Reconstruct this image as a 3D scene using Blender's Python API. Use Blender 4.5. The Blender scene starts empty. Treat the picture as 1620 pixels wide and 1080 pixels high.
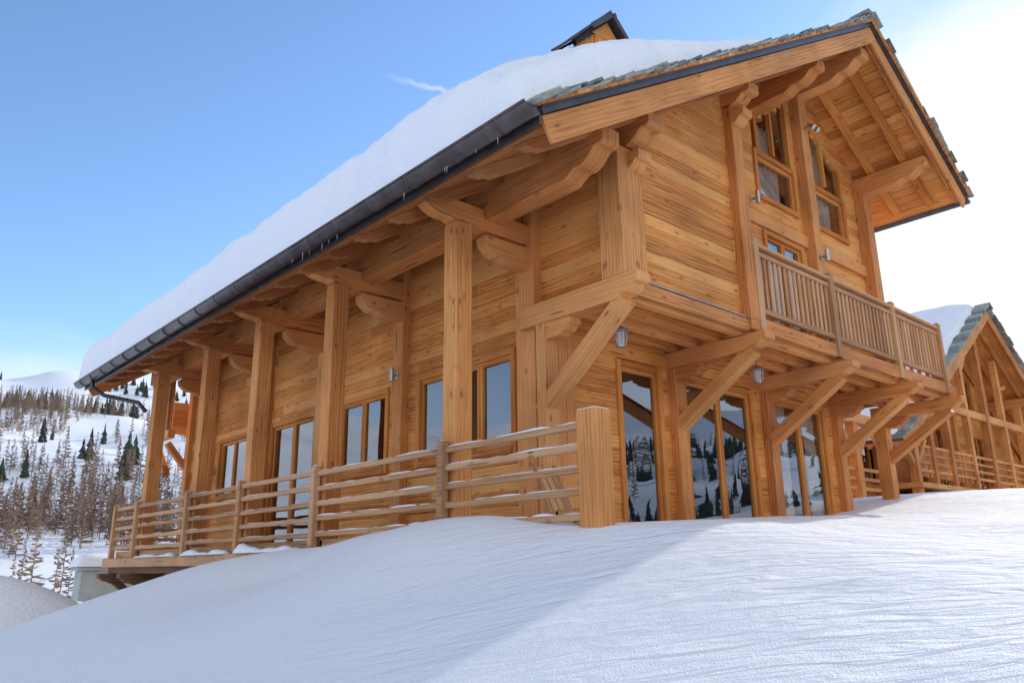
import bpy, math, random
import numpy as np
from mathutils import Vector, Matrix
random.seed(7); rng=np.random.default_rng(5)
scene=bpy.context.scene
scene.view_settings.view_transform='Standard'; scene.view_settings.look='None'; scene.view_settings.exposure=0
X=Vector((1,0,0));Y=Vector((0,1,0));Z=Vector((0,0,1))
SUN=Vector((1,0.14,0.38)).normalized()

# ---------------------------------------------------------------- materials
def newmat(name):
    m=bpy.data.materials.new(name); m.use_nodes=True
    nt=m.node_tree; b=nt.nodes['Principled BSDF']; return m,nt,b
def N(nt,t,**kw):
    n=nt.nodes.new(t)
    for k,v in kw.items(): setattr(n,k,v)
    return n
def ramp(nt,pts,fac):
    r=N(nt,'ShaderNodeValToRGB'); el=r.color_ramp.elements
    while len(el)<len(pts): el.new(0.5)
    for e,(p,c) in zip(el,pts): e.position=p; e.color=(*c,1) if len(c)==3 else c
    nt.links.new(fac,r.inputs[0]); return r.outputs[0]
def mth(nt,op,a,b=None,c=None,clamp=False):
    n=N(nt,'ShaderNodeMath',operation=op); n.use_clamp=clamp
    for i,x in enumerate((a,b,c)):
        if x is None: continue
        if isinstance(x,(int,float)): n.inputs[i].default_value=x
        else: nt.links.new(x,n.inputs[i])
    return n.outputs[0]
def mixc(nt,fac,a,b,bt='MIX'):
    n=N(nt,'ShaderNodeMix',data_type='RGBA',blend_type=bt)
    for i,x in ((0,fac),(6,a),(7,b)):
        if isinstance(x,(int,float)): n.inputs[i].default_value=x
        elif isinstance(x,tuple): n.inputs[i].default_value=(*x,1)
        else: nt.links.new(x,n.inputs[i])
    return n.outputs[2]
def mapping(nt,src,sc,rot=(0,0,0)):
    n=N(nt,'ShaderNodeMapping'); n.inputs['Scale'].default_value=sc; n.inputs['Rotation'].default_value=rot
    nt.links.new(src,n.inputs[0]); return n.outputs[0]

def wood(name,dark,mid,light,grey=0.0,knots=0.55,bump=0.35):
    m,nt,b=newmat(name)
    uv=N(nt,'ShaderNodeUVMap').outputs[0]
    n1=N(nt,'ShaderNodeTexNoise'); n1.inputs['Scale'].default_value=1; n1.inputs['Detail'].default_value=4; n1.inputs['Roughness'].default_value=.6
    nt.links.new(mapping(nt,uv,(1.3,30,1)),n1.inputs['Vector'])
    wv=N(nt,'ShaderNodeTexWave',wave_type='BANDS',bands_direction='Y',wave_profile='SIN')
    wv.inputs['Scale'].default_value=4.5; wv.inputs['Distortion'].default_value=8; wv.inputs['Detail'].default_value=1.5; wv.inputs['Detail Scale'].default_value=.7
    nt.links.new(mapping(nt,uv,(.25,1.5,1)),wv.inputs['Vector'])
    g=mth(nt,'ADD',mth(nt,'MULTIPLY',n1.outputs[0],.70),mth(nt,'MULTIPLY',wv.outputs[1],.15))
    at=N(nt,'ShaderNodeAttribute'); at.attribute_name='tone'
    g2=mth(nt,'ADD',mth(nt,'ADD',g,.05),mth(nt,'MULTIPLY',mth(nt,'SUBTRACT',at.outputs['Fac'],.5),.36))
    col=ramp(nt,[(.18,dark),(.48,mid),(.84,light)],g2)
    hue=mth(nt,'FRACT',mth(nt,'MULTIPLY',at.outputs['Fac'],7.31))
    col=mixc(nt,mth(nt,'MULTIPLY',hue,.55),col,mixc(nt,1.0,col,(1.0,.82,.66),'MULTIPLY'))
    ps=N(nt,'ShaderNodeNewGeometry').outputs['Position']
    n3=N(nt,'ShaderNodeTexNoise'); n3.inputs['Scale'].default_value=.9; n3.inputs['Detail'].default_value=2
    nt.links.new(ps,n3.inputs['Vector'])
    st=ramp(nt,[(.36,(.74,.70,.66)),(.6,(1.04,1.03,1.0))],n3.outputs[0])
    col=mixc(nt,.8,col,st,'MULTIPLY')
    if grey>0: col=mixc(nt,mth(nt,'MULTIPLY',n1.outputs[0],grey*1.6,clamp=True),col,(.36,.29,.23))
    vo=N(nt,'ShaderNodeTexVoronoi'); vo.inputs['Scale'].default_value=1; 
    nt.links.new(mapping(nt,uv,(3.6,9,1)),vo.inputs['Vector'])
    k=ramp(nt,[(.05,(1,1,1)),(.14,(.4,.4,.4)),(.26,(0,0,0))],vo.outputs['Distance'])
    sel=N(nt,'ShaderNodeSeparateColor'); nt.links.new(vo.outputs['Color'],sel.inputs[0])
    k=mth(nt,'MULTIPLY',mth(nt,'MULTIPLY',k,mth(nt,'GREATER_THAN',sel.outputs[0],1-knots)),.85)
    col=mixc(nt,k,col,(.20,.065,.02))
    n4=N(nt,'ShaderNodeTexNoise'); n4.inputs['Scale'].default_value=1; n4.inputs['Detail'].default_value=1
    nt.links.new(mapping(nt,uv,(1.3,24,1)),n4.inputs['Vector'])
    ck=ramp(nt,[(.69,(0,0,0)),(.74,(1,1,1))],n4.outputs[0])
    col=mixc(nt,mth(nt,'MULTIPLY',ck,.65),col,(.13,.05,.02))
    nt.links.new(col,b.inputs['Base Color']); b.inputs['Roughness'].default_value=.66
    b.inputs['Specular IOR Level'].default_value=.18
    bp=N(nt,'ShaderNodeBump'); bp.inputs['Strength'].default_value=bump; bp.inputs['Distance'].default_value=.006
    nt.links.new(mth(nt,'SUBTRACT',g,mth(nt,'MULTIPLY',ck,.8)),bp.inputs['Height']); nt.links.new(bp.outputs[0],b.inputs['Normal'])
    return m
W_SIDE=wood('larch_siding',(.46,.15,.035),(.82,.365,.098),(.94,.53,.19),knots=.7)
W_BEAM=wood('larch_beam',(.43,.15,.045),(.75,.335,.105),(.88,.48,.20),grey=.03,knots=.45,bump=.5)
W_WEATH=wood('weathered_wood',(.35,.16,.065),(.62,.34,.155),(.77,.48,.26),grey=.16,knots=.3,bump=.6)
W_FRAME=wood('window_frame_wood',(.42,.14,.03),(.68,.275,.065),(.80,.38,.11),knots=.05,bump=.15)
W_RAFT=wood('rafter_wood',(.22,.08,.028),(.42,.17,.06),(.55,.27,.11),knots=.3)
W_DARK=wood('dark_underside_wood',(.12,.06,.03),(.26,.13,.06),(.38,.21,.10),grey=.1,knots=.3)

def simple(name,c,rough=.6,metal=0,noise=0,sc=8,bump=0):
    m,nt,b=newmat(name); b.inputs['Roughness'].default_value=rough; b.inputs['Metallic'].default_value=metal
    ps=N(nt,'ShaderNodeNewGeometry').outputs['Position']
    n=N(nt,'ShaderNodeTexNoise'); n.inputs['Scale'].default_value=sc; n.inputs['Detail'].default_value=3
    nt.links.new(ps,n.inputs['Vector'])
    a=tuple(x*(1-noise) for x in c); d=tuple(min(1,x*(1+noise)) for x in c)
    nt.links.new(ramp(nt,[(.3,a),(.7,d)],n.outputs[0]),b.inputs['Base Color'])
    if bump:
        bp=N(nt,'ShaderNodeBump'); bp.inputs['Strength'].default_value=bump; bp.inputs['Distance'].default_value=.02
        nt.links.new(n.outputs[0],bp.inputs['Height']); nt.links.new(bp.outputs[0],b.inputs['Normal'])
    return m
M_METAL=simple('brown_gutter_metal',(.085,.068,.066),.32,.45,.3,5)
M_STEEL=simple('lamp_steel',(.5,.5,.5),.3,.9,.1)
M_ROOM=simple('dark_interior',(.022,.02,.02),.9)
M_CURT=simple('curtain_cloth',(.50,.46,.40),.9,0,.15,3)
M_CONC=simple('pale_concrete',(.42,.43,.38),.85,0,.15,3,.3)
M_STONE=simple('foundation_stone',(.22,.20,.18),.9,0,.35,3,.6)
M_LAMPG=simple('lamp_glass',(.6,.6,.55),.15)
def slate():
    m,nt,b=newmat('lauze_slate')
    at=N(nt,'ShaderNodeAttribute'); at.attribute_name='tone'
    ps=N(nt,'ShaderNodeNewGeometry').outputs['Position']
    n=N(nt,'ShaderNodeTexNoise'); n.inputs['Scale'].default_value=9; n.inputs['Detail'].default_value=4
    nt.links.new(ps,n.inputs['Vector'])
    f=mth(nt,'ADD',mth(nt,'MULTIPLY',n.outputs[0],.6),mth(nt,'MULTIPLY',at.outputs['Fac'],.4))
    nt.links.new(ramp(nt,[(.3,(.14,.14,.12)),(.5,(.27,.275,.235)),(.72,(.44,.43,.36))],f),b.inputs['Base Color'])
    b.inputs['Roughness'].default_value=.75
    bp=N(nt,'ShaderNodeBump'); bp.inputs['Strength'].default_value=.6; bp.inputs['Distance'].default_value=.02
    nt.links.new(n.outputs[0],bp.inputs['Height']); nt.links.new(bp.outputs[0],b.inputs['Normal'])
    return m
M_SLATE=slate()
def glass():
    m=bpy.data.materials.new('window_glass'); m.use_nodes=True; nt=m.node_tree
    for n in list(nt.nodes): nt.nodes.remove(n)
    o=N(nt,'ShaderNodeOutputMaterial'); mx=N(nt,'ShaderNodeMixShader')
    t=N(nt,'ShaderNodeBsdfTransparent'); t.inputs[0].default_value=(.80,.84,.84,1)
    g=N(nt,'ShaderNodeBsdfGlossy'); g.inputs['Roughness'].default_value=.01; g.inputs[0].default_value=(.92,.96,1,1)
    lw=N(nt,'ShaderNodeLayerWeight'); lw.inputs[0].default_value=.5
    fac=mth(nt,'MULTIPLY_ADD',mth(nt,'POWER',lw.outputs['Facing'],3.2),.75,.20,clamp=True)
    ps=N(nt,'ShaderNodeNewGeometry').outputs['Position']
    n=N(nt,'ShaderNodeTexNoise'); n.inputs['Scale'].default_value=1.1; n.inputs['Detail'].default_value=1; nt.links.new(ps,n.inputs['Vector'])
    bp=N(nt,'ShaderNodeBump'); bp.inputs['Strength'].default_value=.20; bp.inputs['Distance'].default_value=.03
    nt.links.new(n.outputs[0],bp.inputs['Height']); nt.links.new(bp.outputs[0],g.inputs['Normal'])
    nt.links.new(fac,mx.inputs[0]); nt.links.new(t.outputs[0],mx.inputs[1]); nt.links.new(g.outputs[0],mx.inputs[2]); nt.links.new(mx.outputs[0],o.inputs[0])
    return m
M_GLASS=glass()
def snow(name,ground):
    m,nt,b=newmat(name)
    ps=N(nt,'ShaderNodeNewGeometry').outputs['Position']
    b.inputs['Base Color'].default_value=(.90,.905,.92,1); b.inputs['Roughness'].default_value=.8
    b.inputs['Specular IOR Level'].default_value=.12
    f=N(nt,'ShaderNodeTexNoise'); f.inputs['Scale'].default_value=90; f.inputs['Detail'].default_value=1
    nt.links.new(ps,f.inputs['Vector'])
    h=mth(nt,'MULTIPLY',f.outputs[0],.55 if ground else .3)
    n2=N(nt,'ShaderNodeTexNoise'); n2.inputs['Scale'].default_value=14; n2.inputs['Detail'].default_value=3
    nt.links.new(ps,n2.inputs['Vector']); h=mth(nt,'ADD',h,mth(nt,'MULTIPLY',n2.outputs[0],.4 if ground else 1.4))
    if ground:
        r=N(nt,'ShaderNodeTexNoise'); r.inputs['Scale'].default_value=1; r.inputs['Detail'].default_value=2.5; r.inputs['Roughness'].default_value=.5; r.inputs['Distortion'].default_value=.8
        nt.links.new(mapping(nt,mapping(nt,ps,(1,1,1),(0,0,math.radians(38))),(2.2,9,3)),r.inputs['Vector'])
        sx=N(nt,'ShaderNodeSeparateXYZ'); nt.links.new(ps,sx.inputs[0])
        side=mth(nt,'MULTIPLY_ADD',mth(nt,'SUBTRACT',sx.outputs[0],sx.outputs[1]),.22,.60,clamp=True)
        amp=mth(nt,'MULTIPLY_ADD',side,.9,.10)
        h=mth(nt,'ADD',h,mth(nt,'MULTIPLY',mth(nt,'MULTIPLY',r.outputs[0],amp),5.5))
    bp=N(nt,'ShaderNodeBump'); bp.inputs['Strength'].default_value=.8; bp.inputs['Distance'].default_value=.018
    nt.links.new(h,bp.inputs['Height']); nt.links.new(bp.outputs[0],b.inputs['Normal'])
    return m
M_SNOWG=snow('ground_snow',True); M_SNOW=snow('roof_snow',False)

# ---------------------------------------------------------------- mesh builder
class MB:
    def __init__(s): s.v=[];s.f=[];s.uv=[];s.t=[]
    def add(s,vs,fs,uvs,tone=None):
        o=len(s.v); s.v+= [tuple(p) for p in vs]
        if tone is None: tone=random.random()
        ru,rv=random.random()*40,random.random()*40
        for f,u in zip(fs,uvs):
            s.f.append(tuple(o+i for i in f)); s.uv+= [(a+ru,b+rv) for a,b in u]; s.t.append(tone)
    def box(s,o,ax,ay,az,L,W,H,tone=None):
        o=Vector(o); c=[o+ax*(L*a)+ay*(W*b)+az*(H*d) for a in(0,1) for b in(0,1) for d in(0,1)]
        fs=[(0,4,5,1),(2,3,7,6),(0,2,6,4),(1,5,7,3),(0,1,3,2),(4,6,7,5)]
        w=W;h=H;e=.12
        uv=[[(0,0),(L,0),(L,h),(0,h)],[(0,w),(0,w+h),(L,w+h),(L,w)],[(0,0),(0,w),(L,w),(L,0)],[(0,h),(L,h),(L,h+w),(0,h+w)],
            [(0,0),(e*h,0),(e*h,w),(0,w)],[(L,0),(L,w),(L+e*h,w),(L+e*h,0)]]
        s.add(c,fs,uv,tone)
    def ab(s,x0,x1,y0,y1,z0,z1,g='x',tone=None):
        o=(x0,y0,z0)
        if g=='x': s.box(o,X,Y,Z,x1-x0,y1-y0,z1-z0,tone)
        elif g=='y': s.box(o,Y,X,Z,y1-y0,x1-x0,z1-z0,tone)
        else: s.box(o,Z,X,Y,z1-z0,x1-x0,y1-y0,tone)
    def prism(s,prof,o,al,ah,aw,W,tone=None):
        o=Vector(o); n=len(prof)
        A=[o+al*l+ah*h-aw*(W/2) for l,h in prof]; B=[p+aw*W for p in A]
        fs=[tuple(range(n)),tuple(range(2*n-1,n-1,-1))]; uv=[[(l,h) for l,h in prof],[(l,h+.7) for l,h in reversed(prof)]]
        d=0
        for i in range(n):
            j=(i+1)%n; fs.append((i,i+n,j+n,j)); q=math.dist(prof[i],prof[j])
            uv.append([(d,0),(d,W),(d+q,W),(d+q,0)]); d+=q
        s.add(A+B,fs,uv,tone)
    def beam(s,p,q,W,H,up=Z,tone=None):
        p=Vector(p);q=Vector(q);ax=(q-p);L=ax.length;ax.normalize()
        ay=up.cross(ax).normalized(); az=ax.cross(ay)
        s.box(p-ay*W/2-az*H/2,ax,ay,az,L,W,H,tone)
    def obj(s,name,mat,parent=None,bevel=0,smooth=False):
        me=bpy.data.meshes.new(name); me.from_pydata(s.v,[],s.f)
        uvl=me.uv_layers.new(name='UVMap'); uvl.data.foreach_set('uv',np.array(s.uv,dtype=np.float32).ravel())
        a=me.attributes.new('tone','FLOAT','FACE'); a.data.foreach_set('value',np.array(s.t,dtype=np.float32))
        import bmesh
        bm=bmesh.new(); bm.from_mesh(me); bmesh.ops.recalc_face_normals(bm,faces=bm.faces); bm.to_mesh(me); bm.free()
        me.materials.append(mat); ob=bpy.data.objects.new(name,me); scene.collection.objects.link(ob)
        if parent: ob.parent=parent
        if smooth: me.shade_smooth()
        if bevel:
            md=ob.modifiers.new('bevel','BEVEL'); md.width=bevel; md.segments=1; md.limit_method='ANGLE'; md.angle_limit=math.radians(28)
            md.harden_normals=False
        return ob
def empty(name):
    e=bpy.data.objects.new(name,None); scene.collection.objects.link(e); return e
class Fr:
    def __init__(s,o,al,ao): s.o=Vector(o);s.al=al;s.ao=ao
    def P(s,l,q,z): return s.o+s.al*l+s.ao*q+Z*z
def fb(mb,F,l0,l1,q0,q1,z0,z1,g='l',tone=None):
    o=F.P(l0,q0,z0)
    if g=='l': mb.box(o,F.al,F.ao,Z,l1-l0,q1-q0,z1-z0,tone)
    elif g=='z': mb.box(o,Z,F.al,F.ao,z1-z0,l1-l0,q1-q0,tone)
    else: mb.box(o,F.ao,F.al,Z,q1-q0,l1-l0,z1-z0,tone)
def boards(mb,F,l0,l1,z0,z1,pitch=.17,th=.06,opens=None,lb=None,rb=None):
    n=max(1,round((z1-z0)/pitch)); p=(z1-z0)/n
    for i in range(n):
        a=z0+i*p; b=a+p; zm=(a+b)/2
        iv=[(l0,l1)]
        for (x0,x1) in (opens(zm) if opens else []):
            nv=[]
            for (s,e) in iv:
                if x1<=s or x0>=e: nv.append((s,e)); continue
                if x0>s: nv.append((s,x0))
                if x1<e: nv.append((x1,e))
            iv=nv
        for (s,e) in iv:
            cuts=[s]; 
            while e-cuts[-1]>4.2: cuts.append(cuts[-1]+random.uniform(1.6,3.8))
            cuts.append(e)
            for s2,e2 in zip(cuts[:-1],cuts[1:]):
                j=random.uniform(-.005,.005); 
                A0=max(s2,lb(a)) if lb else s2; A1=max(s2,lb(b)) if lb else s2
                B0=min(e2,rb(a)) if rb else e2; B1=min(e2,rb(b)) if rb else e2
                if B0-A0<.02: continue
                pr=[(A0,a),(B0,a),(B1,b),(A1,b)] if B1-A1>.02 else [(A0,a),(B0,a),((A0+B0)/2 if not rb else B1,b)]
                mb.prism(pr,F.o+F.ao*(j-th/2),F.al,Z,F.ao,th)
def rects(rs):
    return lambda z:[(a,b) for a,b,c,d in rs if c<z<d]

# ------------------------------------------------------------- main chalet
chalet=empty('wooden_chalet')
TH=math.atan(.6146); C=math.cos(TH); S=math.sin(TH)
RX,RZ=12.4,8.88
VY,EY=4.46,18.9
def RP(side,s,y,n,rx=RX,rz=RZ): return Vector((rx+side*(s*C+n*S),y,rz-s*S+n*C))
def rbox(mb,side,s0,s1,y0,y1,n0,n1,g='s',tone=None,rx=RX,rz=RZ):
    d=Vector((side*C,0,-S)); n=Vector((side*S,0,C)); o=RP(side,s0,y0,n0,rx,rz)
    if g=='s': mb.box(o,d,Y,n,s1-s0,y1-y0,n1-n0,tone)
    else: mb.box(o,Y,d,n,y1-y0,s1-s0,n1-n0,tone)
def zun(x,n=.19): return RZ-.6146*abs(x-RX)-n/C
SL=8.0/C; SR=3.5/C

side=MB(); beam=MB(); weath=MB(); frame=MB(); dark=MB(); metal=MB(); sl=MB(); glassm=MB(); room=MB(); curt=MB(); snowb=MB(); soff=MB(); raft=MB(); stone=MB(); shing=MB()

def window(F,l0,l1,z0,z1,n,door=False,curtain=False,fm=frame,gm=glassm,rm=room,cm=curt,div=None):
    t=.085
    fb(fm,F,l0-t,l0,-.07,.035,z0-t,z1+t,'z'); fb(fm,F,l1,l1+t,-.07,.035,z0-t,z1+t,'z')
    fb(fm,F,l0,l1,-.07,.032,z1,z1+t,'l'); fb(fm,F,l0-(.0),l1,-.07,.05,z0-t,z0,'l')
    w=(l1-l0)/n
    for i in range(n):
        a=l0+i*w+.004; b=l0+(i+1)*w-.004; q=.055
        fb(fm,F,a,a+q,-.075,-.012,z0,z1,'z'); fb(fm,F,b-q,b,-.075,-.012,z0,z1,'z')
        fb(fm,F,a+q,b-q,-.075,-.015,z1-q,z1,'l'); fb(fm,F,a+q,b-q,-.075,-.015,z0,z0+q*(1.8 if door else 1),'l')
        jt=random.uniform(-.006,.006)
        p=[F.P(a+q,-.045,z0+q),F.P(b-q,-.045+jt,z0+q),F.P(b-q,-.045+jt,z1-q),F.P(a+q,-.045,z1-q)]
        gm.add(p,[(0,1,2,3)],[[(0,0)]*4])
    roombox(F,l0-.1,l1+.1,z0-.1,z1+.1,rm)
    if curtain:
        for (c0,c1) in ((l0+.02,l0+.34*(l1-l0)),(l1-.30*(l1-l0),l1-.02)): drape(F,c0,c1,z0,z1,cm)
def roombox(F,l0,l1,z0,z1,rm,D=1.3):
    c=[F.P(l,q,z) for q in (-.09,-D) for l in (l0,l1) for z in (z0,z1)]
    rm.add(c,[(4,5,7,6),(0,1,5,4),(2,6,7,3),(0,4,6,2),(1,3,7,5)],[[(0,0)]*4]*5)
def drape(F,c0,c1,z0,z1,cm,q=-.15):
    n=max(10,int((c1-c0)/.025)); vs=[];fs=[]
    for i in range(n+1):
        l=c0+(c1-c0)*i/n; off=.035*math.sin(i*.95+c0*7)+.01*math.sin(i*2.3)
        vs+= [F.P(l,q+off,z0),F.P(l+.01*math.sin(i),q+off*.7,z1)]
    for i in range(n): fs.append((2*i,2*i+2,2*i+3,2*i+1))
    cm.add(vs,fs,[[(0,0)]*4]*n)

FL=Fr((6.6,0,0),Y,-X)      # long wall, out = -X
FG=Fr((0,6.6,0),X,-Y)      # lower gable wall
FU=Fr((0,6.0,0),X,-Y)      # upper recessed gable wall
FB=Fr((0,5.35,0),X,-Y)     # projecting upper block
long_w=[(7.3,9.3,1.4,2.58,3,0),(10.2,11.55,1.4,2.55,2,0),(12.45,14.05,.27,2.52,2,1),(15.15,16.5,1.4,2.5,2,0)]
boards(side,FL,6.62,18.3,0,3.05,opens=rects([(a-.03,b+.03,c-.03,d+.03) for a,b,c,d,_,_ in long_w]))
boards(side,FL,5.37,18.3,3.05,zun(6.6)+.02)
for a,b,c,d,n,dr in long_w: window(FL,a,b,c,d,n,door=dr,curtain=(a>15))
gd=[(7.88,8.66,.3,2.5,1),(9.3,10.98,.3,2.5,2),(11.72,13.3,.3,2.5,2)]
boards(side,FG,6.55,14.0,0,2.96,opens=rects([(a-.03,b+.03,c-.03,d+.03) for a,b,c,d,_ in gd]))
for a,b,c,d,n in gd: window(FG,a,b,c,d,n,door=True,curtain=(a>11))
lbn=lambda z: RX-(RZ-.19/C-z)/.6146
rbn=lambda z: RX+(RZ-.19/C-z)/.6146
boards(side,FB,6.55,8.95,3.05,7.0,lb=lbn,pitch=.155)
def opU(z):
    r=[]
    if 3.1<z<5.08: r.append((10.9,12.1))
    if 5.66<z<6.52: r+= [(10.85,12.12),(12.68,13.95)]
    if 6.56<z<7.85:
        t=max(0,(z-7.1)/.6)
        r+= [(10.85+t,12.12),(12.68,13.95-t)]
    return r
boards(side,FU,8.9,14.6,3.05,8.6,opens=opU,lb=lbn,rb=rbn)
window(FU,10.95,12.05,3.12,5.02,2,door=True,curtain=True)
for (a,b) in ((10.9,12.08),(12.72,13.9)):
    window(FU,a,b,5.72,6.46,1,curtain=False); drape(FU,a+.03,b-.2,5.72,6.46,curt)
for sgn in (-1,1):
    xo=12.4+sgn*1.5; xi=12.4+sgn*.32
    fb(frame,FU,min(xo,xo-sgn*.08),max(xo,xo-sgn*.08),-.07,.035,6.55,7.12,'z')
    fb(frame,FU,min(xi,xi+sgn*.08),max(xi,xi+sgn*.08),-.07,.035,6.55,7.95,'z')
    xm=12.4+sgn*.9
    fb(frame,FU,xm-.035,xm+.035,-.07,.02,6.62,7.5,'z')
    frame.beam(FU.P(xo,-.02,7.14),FU.P(xi,-.02,7.92),.1,.09)
    p=[FU.P(xo,-.04,6.6),FU.P(xi,-.04,6.6),FU.P(xi,-.04,7.9),FU.P(xo,-.04,7.12)]
    glassm.add(p,[(0,1,2,3)],[[(0,0)]*4]); roombox(FU,min(xo,xi)-.1,max(xo,xi)+.1,6.55,8.0,room)
    drape(FU,min(xo,xi)+.05,min(xo,xi)+.75,6.6,7.2 if sgn<0 else 7.8,curt)
boards(side,Fr((8.95,0,0),Y,X),5.35,6.0,3.05,6.5)
boards(side,Fr((14.6,0,0),Y,X),6.02,18.3,3.05,zun(14.6),pitch=.2)
boards(side,Fr((14.0,0,0),Y,X),6.62,18.3,0,3.0,pitch=.2)
boards(side,Fr((0,18.3,0),X,Y),6.6,14.6,0,8.6,pitch=.2,lb=lbn,rb=rbn)
stone.ab(6.7,13.9,6.7,18.2,-4,-.02)
stone.ab(6.64,14.0,6.66,18.25,-.02,.0)
room.ab(6.75,14.5,5.45,18.2,3.0,3.04)
PY=[6.9,9.72,12.1,14.3,16.95]
for i,y in enumerate(PY):
    w=.17 if i==0 else .12
    fb(beam,FL,y-w,y+w,-.03,.14,0,4.6,'z')
fb(beam,FL,6.5,6.68,-.3,.06,0,2.8,'z')
fb(beam,FL,18.15,18.36,-.03,.1,0,4.7,'z')
beam.ab(6.36,6.66,5.2,5.52,3.04,4.62,'z',.55); beam.ab(6.67,6.85,5.24,5.5,3.04,4.7,'z',.45)
beam.ab(8.93,9.18,5.22,5.46,3.04,6.2,'z')
beam.ab(12.27,12.53,5.82,6.02,3.04,8.2,'z')
beam.ab(14.48,14.76,5.80,6.06,3.04,6.9,'z')
fb(beam,FU,9.0,14.5,.0,.06,5.12,5.34,'l')
fb(beam,FU,9.0,14.5,.0,.05,3.05,3.2,'l')
def carved(L,H,sc=1.0):
    k=H
    return [(0,0),(L-.62*sc,0),(L-.57*sc,.03*k),(L-.52*sc,.10*k),(L-.47*sc,.17*k),(L-.42*sc,.21*k),(L-.38*sc,.20*k),(L-.34*sc,.19*k),(L-.28*sc,.23*k),(L-.22*sc,.31*k),(L-.17*sc,.42*k),(L-.13*sc,.51*k),(L-.10*sc,.53*k),(L-.05*sc,.52*k),(L-.01*sc,.55*k),(L,.62*k),(L,.95*k),(L-.03*sc,k),(0,k)]
def purlin(x,tip,w=.26,h=.38,end=18.75,top=None,mb=beam):
    t=zun(x,.32) if top is None else top
    mb.prism(carved(end-tip,h),(x,end,t-h),-Y,Z,X,w)
purlin(5.86,4.86,.28,.46); purlin(6.66,4.84,.30,.42); purlin(9.06,4.9,.26,.36); purlin(10.9,4.72,.26,.38)
purlin(12.4,4.60,.28,.40,top=8.42); purlin(14.62,4.62,.27,.36)
for x in (6.66,9.06):
    y=5.05; t=zun(x,.32)-(.41 if x<7 else .35); yb=5.5
    beam.prism(carved(yb-y+.02,.26,.5),(x+.003,yb,t-.26),-Y,Z,X,.24)
# ---- roof
for sd,L in ((-1,SL),(1,SR)):
    e=.003 if sd>0 else 0
    s=0.0
    while s<L-.05:
        s1=min(s+.16,L-.02); y=VY+.06
        while y<EY-.05:
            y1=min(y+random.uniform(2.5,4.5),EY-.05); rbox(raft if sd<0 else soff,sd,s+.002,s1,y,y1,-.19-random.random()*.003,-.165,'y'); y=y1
        s+=.162
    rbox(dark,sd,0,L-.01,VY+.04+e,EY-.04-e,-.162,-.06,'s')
    y=VY+.55
    while y<EY-.3:
        Lr=L-.22; 
        d=Vector((sd*C,0,-S)); n=Vector((sd*S,0,C)); o=RP(sd,0.05,y,-.33)
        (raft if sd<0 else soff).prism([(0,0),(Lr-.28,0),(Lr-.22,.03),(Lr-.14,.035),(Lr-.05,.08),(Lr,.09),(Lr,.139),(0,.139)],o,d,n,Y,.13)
        y+=.74 if sd<0 else .62
    for (ya,yb2) in ((VY+e,VY+.05),(EY-.05,EY-e)):
        rbox(beam,sd,-.02,L*.53,ya,yb2,-.37,-.105,'s',.42); rbox(beam,sd,L*.53+.003,L+.02,ya,yb2,-.37,-.105,'s',.5)
    rbox(beam,sd,0,L-.1,VY+.055,VY+.14,-.32,-.2,'s')
    rbox(metal,sd,-.02,L+.03,VY-.03+e,VY+.045,-.10,-.03,'s')
    rbox(metal,sd,-.02,L+.03,VY-.05+e,VY+.02,-.045,-.025,'s')
    s=-.02
    while s<L:
        w=random.uniform(.07,.13); rbox(shing,sd,s,s+w-.006,VY-.075-random.random()*.02,VY+.5,-.024,.004+random.random()*.006,'y'); s+=w
    for lay in range(2):
        s=-.1
        while s<L-.1:
            w=random.uniform(.22,.42); th=random.uniform(.02,.04)
            o=RP(sd,s,VY-.12+random.uniform(-.05,.05)+lay*.07,.008+lay*.04+random.random()*.012)
            d=Vector((sd*C,0,-S)); n=Vector((sd*S,0,C))
            q=Matrix.Rotation(sd*random.uniform(.03,.10),3,Y)@d; nn=q.cross(Y)*(-1 if q.cross(Y).z<0 else 1)
            yy=(Y+n*random.uniform(-.05,.05)+d*random.uniform(-.12,.12)).normalized()
            sl.box(o,q,yy,nn,w,.6,th); s+=w*random.uniform(.7,.92)
    y=VY+.3
    while y<EY-.2:
        w=random.uniform(.25,.45); o=RP(sd,L-.5,y,.01+random.random()*.03); d=Vector((sd*C,0,-S)); n=Vector((sd*S,0,C))
        sl.box(o,d,Y,n,.52+random.random()*.06,w*.98,.035); y+=w
y=VY-.1
while y<EY:
    w=random.uniform(.3,.5); sl.ab(RX-.16+random.uniform(-.03,.03),RX+.2,y,y+w,RZ+.05,RZ+.10+random.random()*.03); y+=w*.9
metal.ab(4.40,4.425,VY,EY,RZ-.6146*8-.20,RZ-.6146*8+.02,'y')
metal.ab(4.34,4.40,VY,EY,RZ-.6146*8+.035,RZ-.6146*8+.05,'y')
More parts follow.
